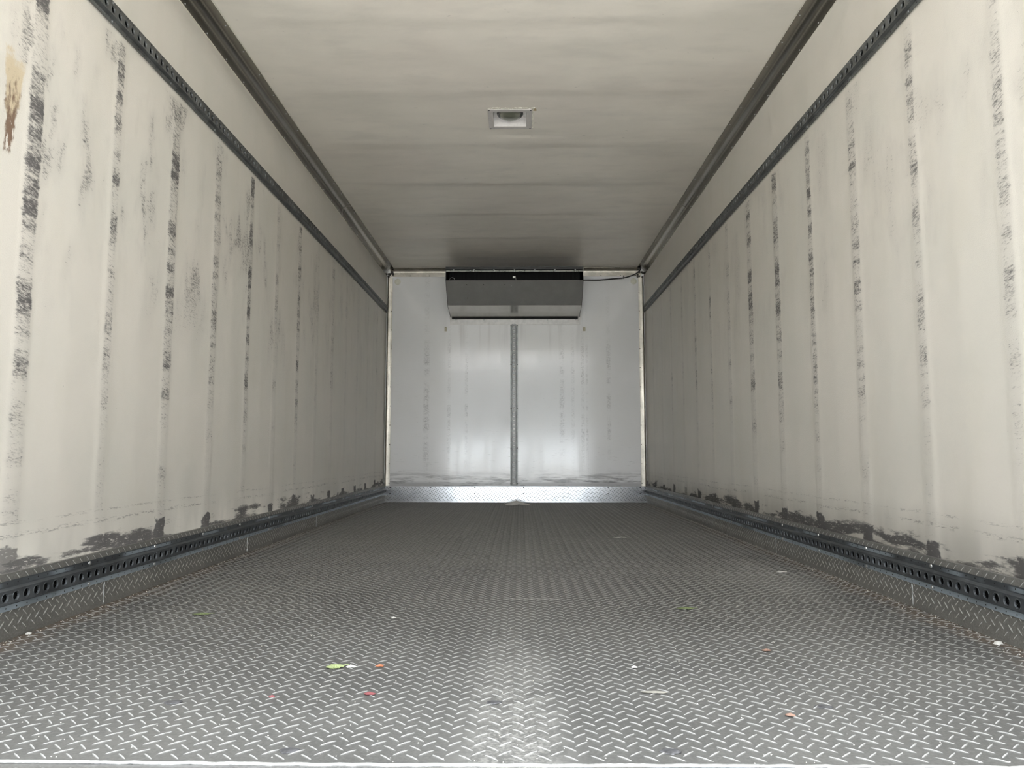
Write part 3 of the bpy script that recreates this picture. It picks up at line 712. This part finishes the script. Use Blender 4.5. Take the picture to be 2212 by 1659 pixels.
# ------------------------------------------------------------------ cable
def catmull(P, n=10):
    P = [Vector(p_) for p_ in P]; P = [P[0] * 2 - P[1]] + P + [P[-1] * 2 - P[-2]]; out = []
    for i in range(1, len(P) - 2):
        for k in range(n):
            t_ = k / n; a, b, c, d = P[i - 1:i + 3]
            out.append(.5 * ((2 * b) + (c - a) * t_ + (2 * a - 5 * b + 4 * c - d) * t_ ** 2 + (3 * b - a - 3 * c + d) * t_ ** 3))
    out.append(P[-2]); return out
cabp = catmull([(x1 + .0135, 6.62, 2.012), (.66, 6.70, 2.032), (.78, 6.755, 2.045), (.90, 6.775, 2.060), (1.01, 6.775, 2.070), (1.08, 6.768, 2.090), (1.135, 6.755, 2.115), (1.158, 6.740, 2.143), (1.150, 6.725, 2.158), (1.130, 6.715, 2.155)])
root = empty('power_cable', (.95, 6.76, 2.06)); tag(root, 'black cable running from the evaporator to the upper right corner', 'cable')
m = MB(); m.tube(cabp, .0058, 8); at(m.build('sheath', 'cable', smooth=True), root)
at(MB().box((1.004, 6.768, 2.066), (1.012, D - .004, 2.092)).build('cable_clip', 'cable'), root)

# ------------------------------------------------------------------ plugs and clips on the front wall
for s, xx, lab in ((-1, -1.100, 'round cream plug in the upper left corner of the front wall'), (1, 1.103, 'round cream plug in the upper right corner of the front wall')):
    m = MB(); m.dome((0, 0, 0), (0, -1, 0), .029, .003, 24); o = m.build('round_plug', 'plug', smooth=True); o.location = (xx, D, 2.043)
    tag(o, lab, 'plug')
for xx, lab in ((-.6457, 'small pale wall clip left of the evaporator, below its frame'), (.6396, 'small pale wall clip right of the evaporator, below its frame')):
    root = empty('wall_clip', (xx, D, 1.593)); tag(root, lab, 'clip')
    cpl = at(MB().box((xx - .012, D - .003, 1.573), (xx + .012, D - .0002, 1.613)).build('plate', 'clip'), root)
    at(MB().box((xx - .005, D - .009, 1.580), (xx + .005, D - .003, 1.606)).build('hook', 'clip'), cpl)
    rivet('screw', (xx, D - .003, 1.609), (0, -1, 0), .0025, .002, 'rivet_d', cpl)

# ------------------------------------------------------------------ ceiling lamp box
root = empty('ceiling_lamp', ((LX0 + LX1) / 2, (LY0 + LY1) / 2, H)); tag(root, 'recessed square ceiling lamp with a round dark lens in a white box', 'lamp')
fx0, fx1, fy0, fy1, zf = -.1195, .1045, 3.572, 3.7955, H - .003
m = MB()
for a, b in (((fx0, fy0), (fx1, LY0 + .003)), ((fx0, LY1 - .003), (fx1, fy1)), ((fx0, LY0 + .003), (LX0 + .003, LY1 - .003)), ((LX1 - .003, LY0 + .003), (fx1, LY1 - .003))):
    m.box((a[0], a[1], zf - .0025), (b[0], b[1], H + .001))
lfr = at(m.build('frame', 'lamp_frame'), root)
a0, a1, b0, b1 = LX0 + .0035, LX1 - .0035, LY0 + .0035, LY1 - .0035; zt = H + .046
m = MB(); m.v += [(a0, b0, H), (a1, b0, H), (a1, b1, H), (a0, b1, H), (a0, b0, zt), (a1, b0, zt), (a1, b1, zt), (a0, b1, zt)]
m.f += [(0, 1, 5, 4), (1, 2, 6, 5), (2, 3, 7, 6), (3, 0, 4, 7), (4, 5, 6, 7)]
lbx = at(m.build('box', 'lamp_in'), root)
cxl, cyl = (LX0 + LX1) / 2 + .000, (LY0 + LY1) / 2 + .0
m = MB(); k = 32; prof = [(.068, zt - .001), (.068, zt - .020), (.065, zt - .025), (.058, zt - .026), (.056, zt - .022)]
for r_, z_ in prof:
    for i in range(k): m.v.append((cxl + r_ * math.cos(2 * math.pi * i / k), cyl + r_ * math.sin(2 * math.pi * i / k), z_))
for q in range(len(prof) - 1):
    for i in range(k): m.f.append((q * k + i, q * k + (i + 1) % k, (q + 1) * k + (i + 1) % k, (q + 1) * k + i))
at(m.build('lens_ring', 'gum', smooth=True), lbx)
m = MB(); m.v = []; prof = [(.0565, zt - .022), (.051, zt - .034), (.040, zt - .042), (.021, zt - .047)]
for r_, z_ in prof:
    for i in range(k): m.v.append((cxl + r_ * math.cos(2 * math.pi * i / k), cyl + r_ * math.sin(2 * math.pi * i / k), z_))
m.v.append((cxl, cyl, zt - .048))
for q in range(3):
    for i in range(k): m.f.append((q * k + i, q * k + (i + 1) % k, (q + 1) * k + (i + 1) % k, (q + 1) * k + i))
for i in range(k): m.f.append((3 * k + i, 3 * k + (i + 1) % k, 4 * k))
at(m.build('lens', 'lens', smooth=True), lbx)
for xx, yy in ((fx0 + .007, fy0 + .007), (fx1 - .007, fy0 + .007), (fx0 + .008, fy1 - .006), (fx1 - .008, fy1 - .006)):
    rivet('screw', (xx, yy, zf - .0025), (0, 0, -1), .0042, .003, 'rivet_d', lfr)
m = MB(); random.seed(21)
for i in range(60):
    xx = fx0 + random.random() * (fx1 - fx0 + .01); m.dome((xx, fy0 - .003 - random.uniform(0, .006), H - .001), (0, 0, -1), random.uniform(.003, .0075), .0025, 7)
at(m.build('sealant', 'caulk_w'), root); m = MB()
for i in range(40): m.dome((fx1 + .002 + random.uniform(0, .005), fy0 + random.random() * (fy1 - fy0), H - .001), (0, 0, -1), random.uniform(.0025, .0055), .002, 7)
at(m.build('sealant', 'caulk_w'), root)
m = MB(); m.dome((fx1 + .008, fy0 + .004, H - .0005), (0, 0, -1), .013, .001, 12); m.dome((fx1 + .014, fy0 + .016, H - .0005), (0, 0, -1), .010, .001, 12)
at(m.build('glue_stain', 'tan'), root)

# ------------------------------------------------------------------ litter on the floor
def flat_thing(name, pts, loc, mat, lift=.002, th=.0007, curl=.003, rz=0.0):
    """thin curled piece from an outline (fan), with real thickness"""
    n = len(pts); V = [(0, 0, curl)] + [(a, b, curl * .2 * math.sin(3 * i)) for i, (a, b) in enumerate(pts)]
    V += [(a, b, c + th) for a, b, c in V]; Fc = []
    for i in range(n):
        j = (i + 1) % n; Fc.append((0, 1 + j, 1 + i)); Fc.append((n + 1, n + 2 + i, n + 2 + j)); Fc.append((1 + i, 1 + j, n + 2 + j, n + 2 + i))
    me = mesh(name, V, Fc); o = link(name, me, mat); o.location = (loc[0], loc[1], lift); o.rotation_euler = (0, 0, rz); return o
def leaf_pts(L, w, n=9, lobes=0.0):
    up = [(-L / 2 + L * i / n, w / 2 * math.sin(math.pi * i / n) ** .8 * (1 + lobes * math.sin(i * 2.6))) for i in range(n + 1)]
    return up + [(a, -b) for a, b in up[-2:0:-1]]
def leaf(loc, L, w, rz, mat, label, lobes=0.0):
    root = empty('leaf', (loc[0], loc[1], .0022)); root.rotation_euler = (0, 0, rz); tag(root, label, 'leaf')
    o = flat_thing('blade', leaf_pts(L, w, 9, lobes), (0, 0), mat, 0, .0006, .004); o.parent = root; o.location = (0, 0, 0)
    m = MB(); m.tube([(L * .42, 0, .0010), (L * .58, .002, .0016), (L * .70, .001, .0012)], .0009, 5); m.build('stem', mat, root)
leaf((-.345, 1.593), .040, .030, .35, 'leaf', 'bright green leaf on the near floor, left of centre', .25)
leaf((-.842, 2.095), .050, .026, .1, 'leaf2', 'dull green leaf lying on the floor near the left kick plate')
leaf((.516, 2.185), .052, .026, 0, 'leaf2', 'flat olive leaf on the floor right of centre, farther in')
def scrap(name, loc, a, b, mat, label, cat, rz=0.0, seed=0, curl=.003, th=.0012):
    random.seed(seed); pts = [(a * math.cos(t_) * random.uniform(.7, 1.1), b * math.sin(t_) * random.uniform(.7, 1.1)) for t_ in [2 * math.pi * i / 9 for i in range(9)]]
    return tag(flat_thing(name, pts, loc, mat, .0020, th, curl, rz), label, cat)
scrap('litter_scrap', (-.252, 1.598), .010, .005, 'orange', 'small orange scrap on the floor beside the bright green leaf', 'scrap', .1, 1)
scrap('litter_scrap', (-.238, 1.418), .011, .007, 'red', 'small dark red scrap on the near floor, nearer than the orange one', 'scrap', 0, 2)
scrap('litter_scrap', (-.412, 1.398), .006, .004, 'red', 'tiny red speck on the floor, left of the dark red scrap', 'scrap', 0, 3)
scrap('litter_scrap', (.502, 1.313), .0095, .006, 'rust', 'rust red scrap on the near floor right of centre', 'scrap', -.1, 4)
scrap('litter_scrap', (.599, 1.731), .011, .006, 'rust', 'faint brown scrap on the right floor, midway in', 'scrap', 0, 5)
scrap('paper_scrap', (-.312, 1.590), .012, .005, 'white', 'crumpled white scrap touching the bright green leaf', 'scrap', .1, 6, .004)
scrap('paper_scrap', (.010, 6.475), .145, .05, 'white', 'torn pale scrap on the far floor below the upright rail', 'scrap', .12, 7, .035)
scrap('paper_scrap', (.573, 3.985), .045, .012, 'white', 'thin white scrap on the floor far in, right of centre', 'scrap', .1, 8)
scrap('paper_scrap', (-.3006, 2.05), .009, .004, 'white', 'white scrap on the floor midway in, left of centre', 'scrap', .2, 9)
scrap('paper_scrap', (.279, 1.5935), .008, .0045, 'white', 'small white crumb on the near floor right of centre', 'scrap', 0, 10, .003)
scrap('paper_scrap', (.292, 1.432), .028, .005, 'caulk_g', 'long pale peeling on the near floor right of centre', 'scrap', -.08, 12, .002)
scrap('paper_scrap', (1.027, 2.846), .022, .006, 'white', 'white flake on the floor near the right kick plate, farther one', 'scrap', 0, 13)
def gum(loc, r, label, seed):
    random.seed(seed); m = MB(); m.dome((0, 0, 0), (0, 0, 1), r, .0022, 14)
    m.v = [(a * random.uniform(.85, 1.2) * 1.25, b * random.uniform(.8, 1.1), c) for a, b, c in m.v]
    o = m.build('flattened_spot', 'gum', smooth=True); o.location = (loc[0], loc[1], .0004); tag(o, label, 'spot')
gum((-.582, 1.373), .013, 'dark pressed spot on the near floor, far left one', 1)
gum((-.005, 1.3775), .011, 'dark pressed spot on the near floor on the centre line', 2)
gum((.268, 1.161), .012, 'dark pressed spot at the front edge, right of centre', 3)
gum((-.306, 1.158), .012, 'dark pressed spot at the front edge, left of centre', 4)
gum((.5785, 1.362), .012, 'dark pressed spot on the near floor behind the rust red scrap', 5)
random.seed(33)
def stone(loc, r, label, mat='white'):
    random.seed(int(loc[0] * 1000)); m = MB(); m.dome((0, 0, -r * .2), (0, 0, 1), r, r * .9, 9)
    m.v = [(a * random.uniform(.8, 1.2) * 1.3, b * random.uniform(.8, 1.2), c) for a, b, c in m.v]
    o = m.build('crumb', mat, smooth=True); o.location = (loc[0], loc[1], .0015); tag(o, label, 'crumb')
stone((1.166, 1.803), .0085, 'pale chip lying against the right kick plate')
stone((-1.174, 1.869), .006, 'pale chip lying against the left kick plate')
# loose grit along the kick plates: nobody could count it
m = MB(); random.seed(77)
for i in range(900):
    s = random.choice((-1, 1)); yy = 1.05 + 5.6 * random.random() ** 1.7; xx = s * (1.187 - abs(random.gauss(0, .022))); r_ = random.uniform(.0005, .0019)
    m.dome((xx, yy, 0), (0, 0, 1), r_, r_ * .8, 5)
for i in range(500): m.dome((random.uniform(-1.15, 1.15), 1.12 + 4.0 * random.random() ** 1.8, 0), (0, 0, 1), random.uniform(.0006, .0014), .0009, 5)
nf = len(m.f); random.seed(78)
for i in range(1600):
    s = random.choice((-1, 1)); yy = 1.05 + 5.6 * random.random() ** 1.4; xx = s * (1.187 - abs(random.gauss(0, .02))); r_ = random.uniform(.0006, .0022)
    m.dome((xx, yy, 0), (0, 0, 1), r_, r_ * .6, 5)
MAT['soil'] = plain('brown_soil', (.10, .085, .07), .9, 0, .3, 90)
o = m.build('grit', 'caulk_w'); o.data.materials.append(MAT['soil'])
o.data.polygons.foreach_set('material_index', [0] * nf + [1] * (len(m.f) - nf))
o['kind'] = 'stuff'; tag(o, 'pale grit and brown dirt scattered over the tread plate floor', 'grit')
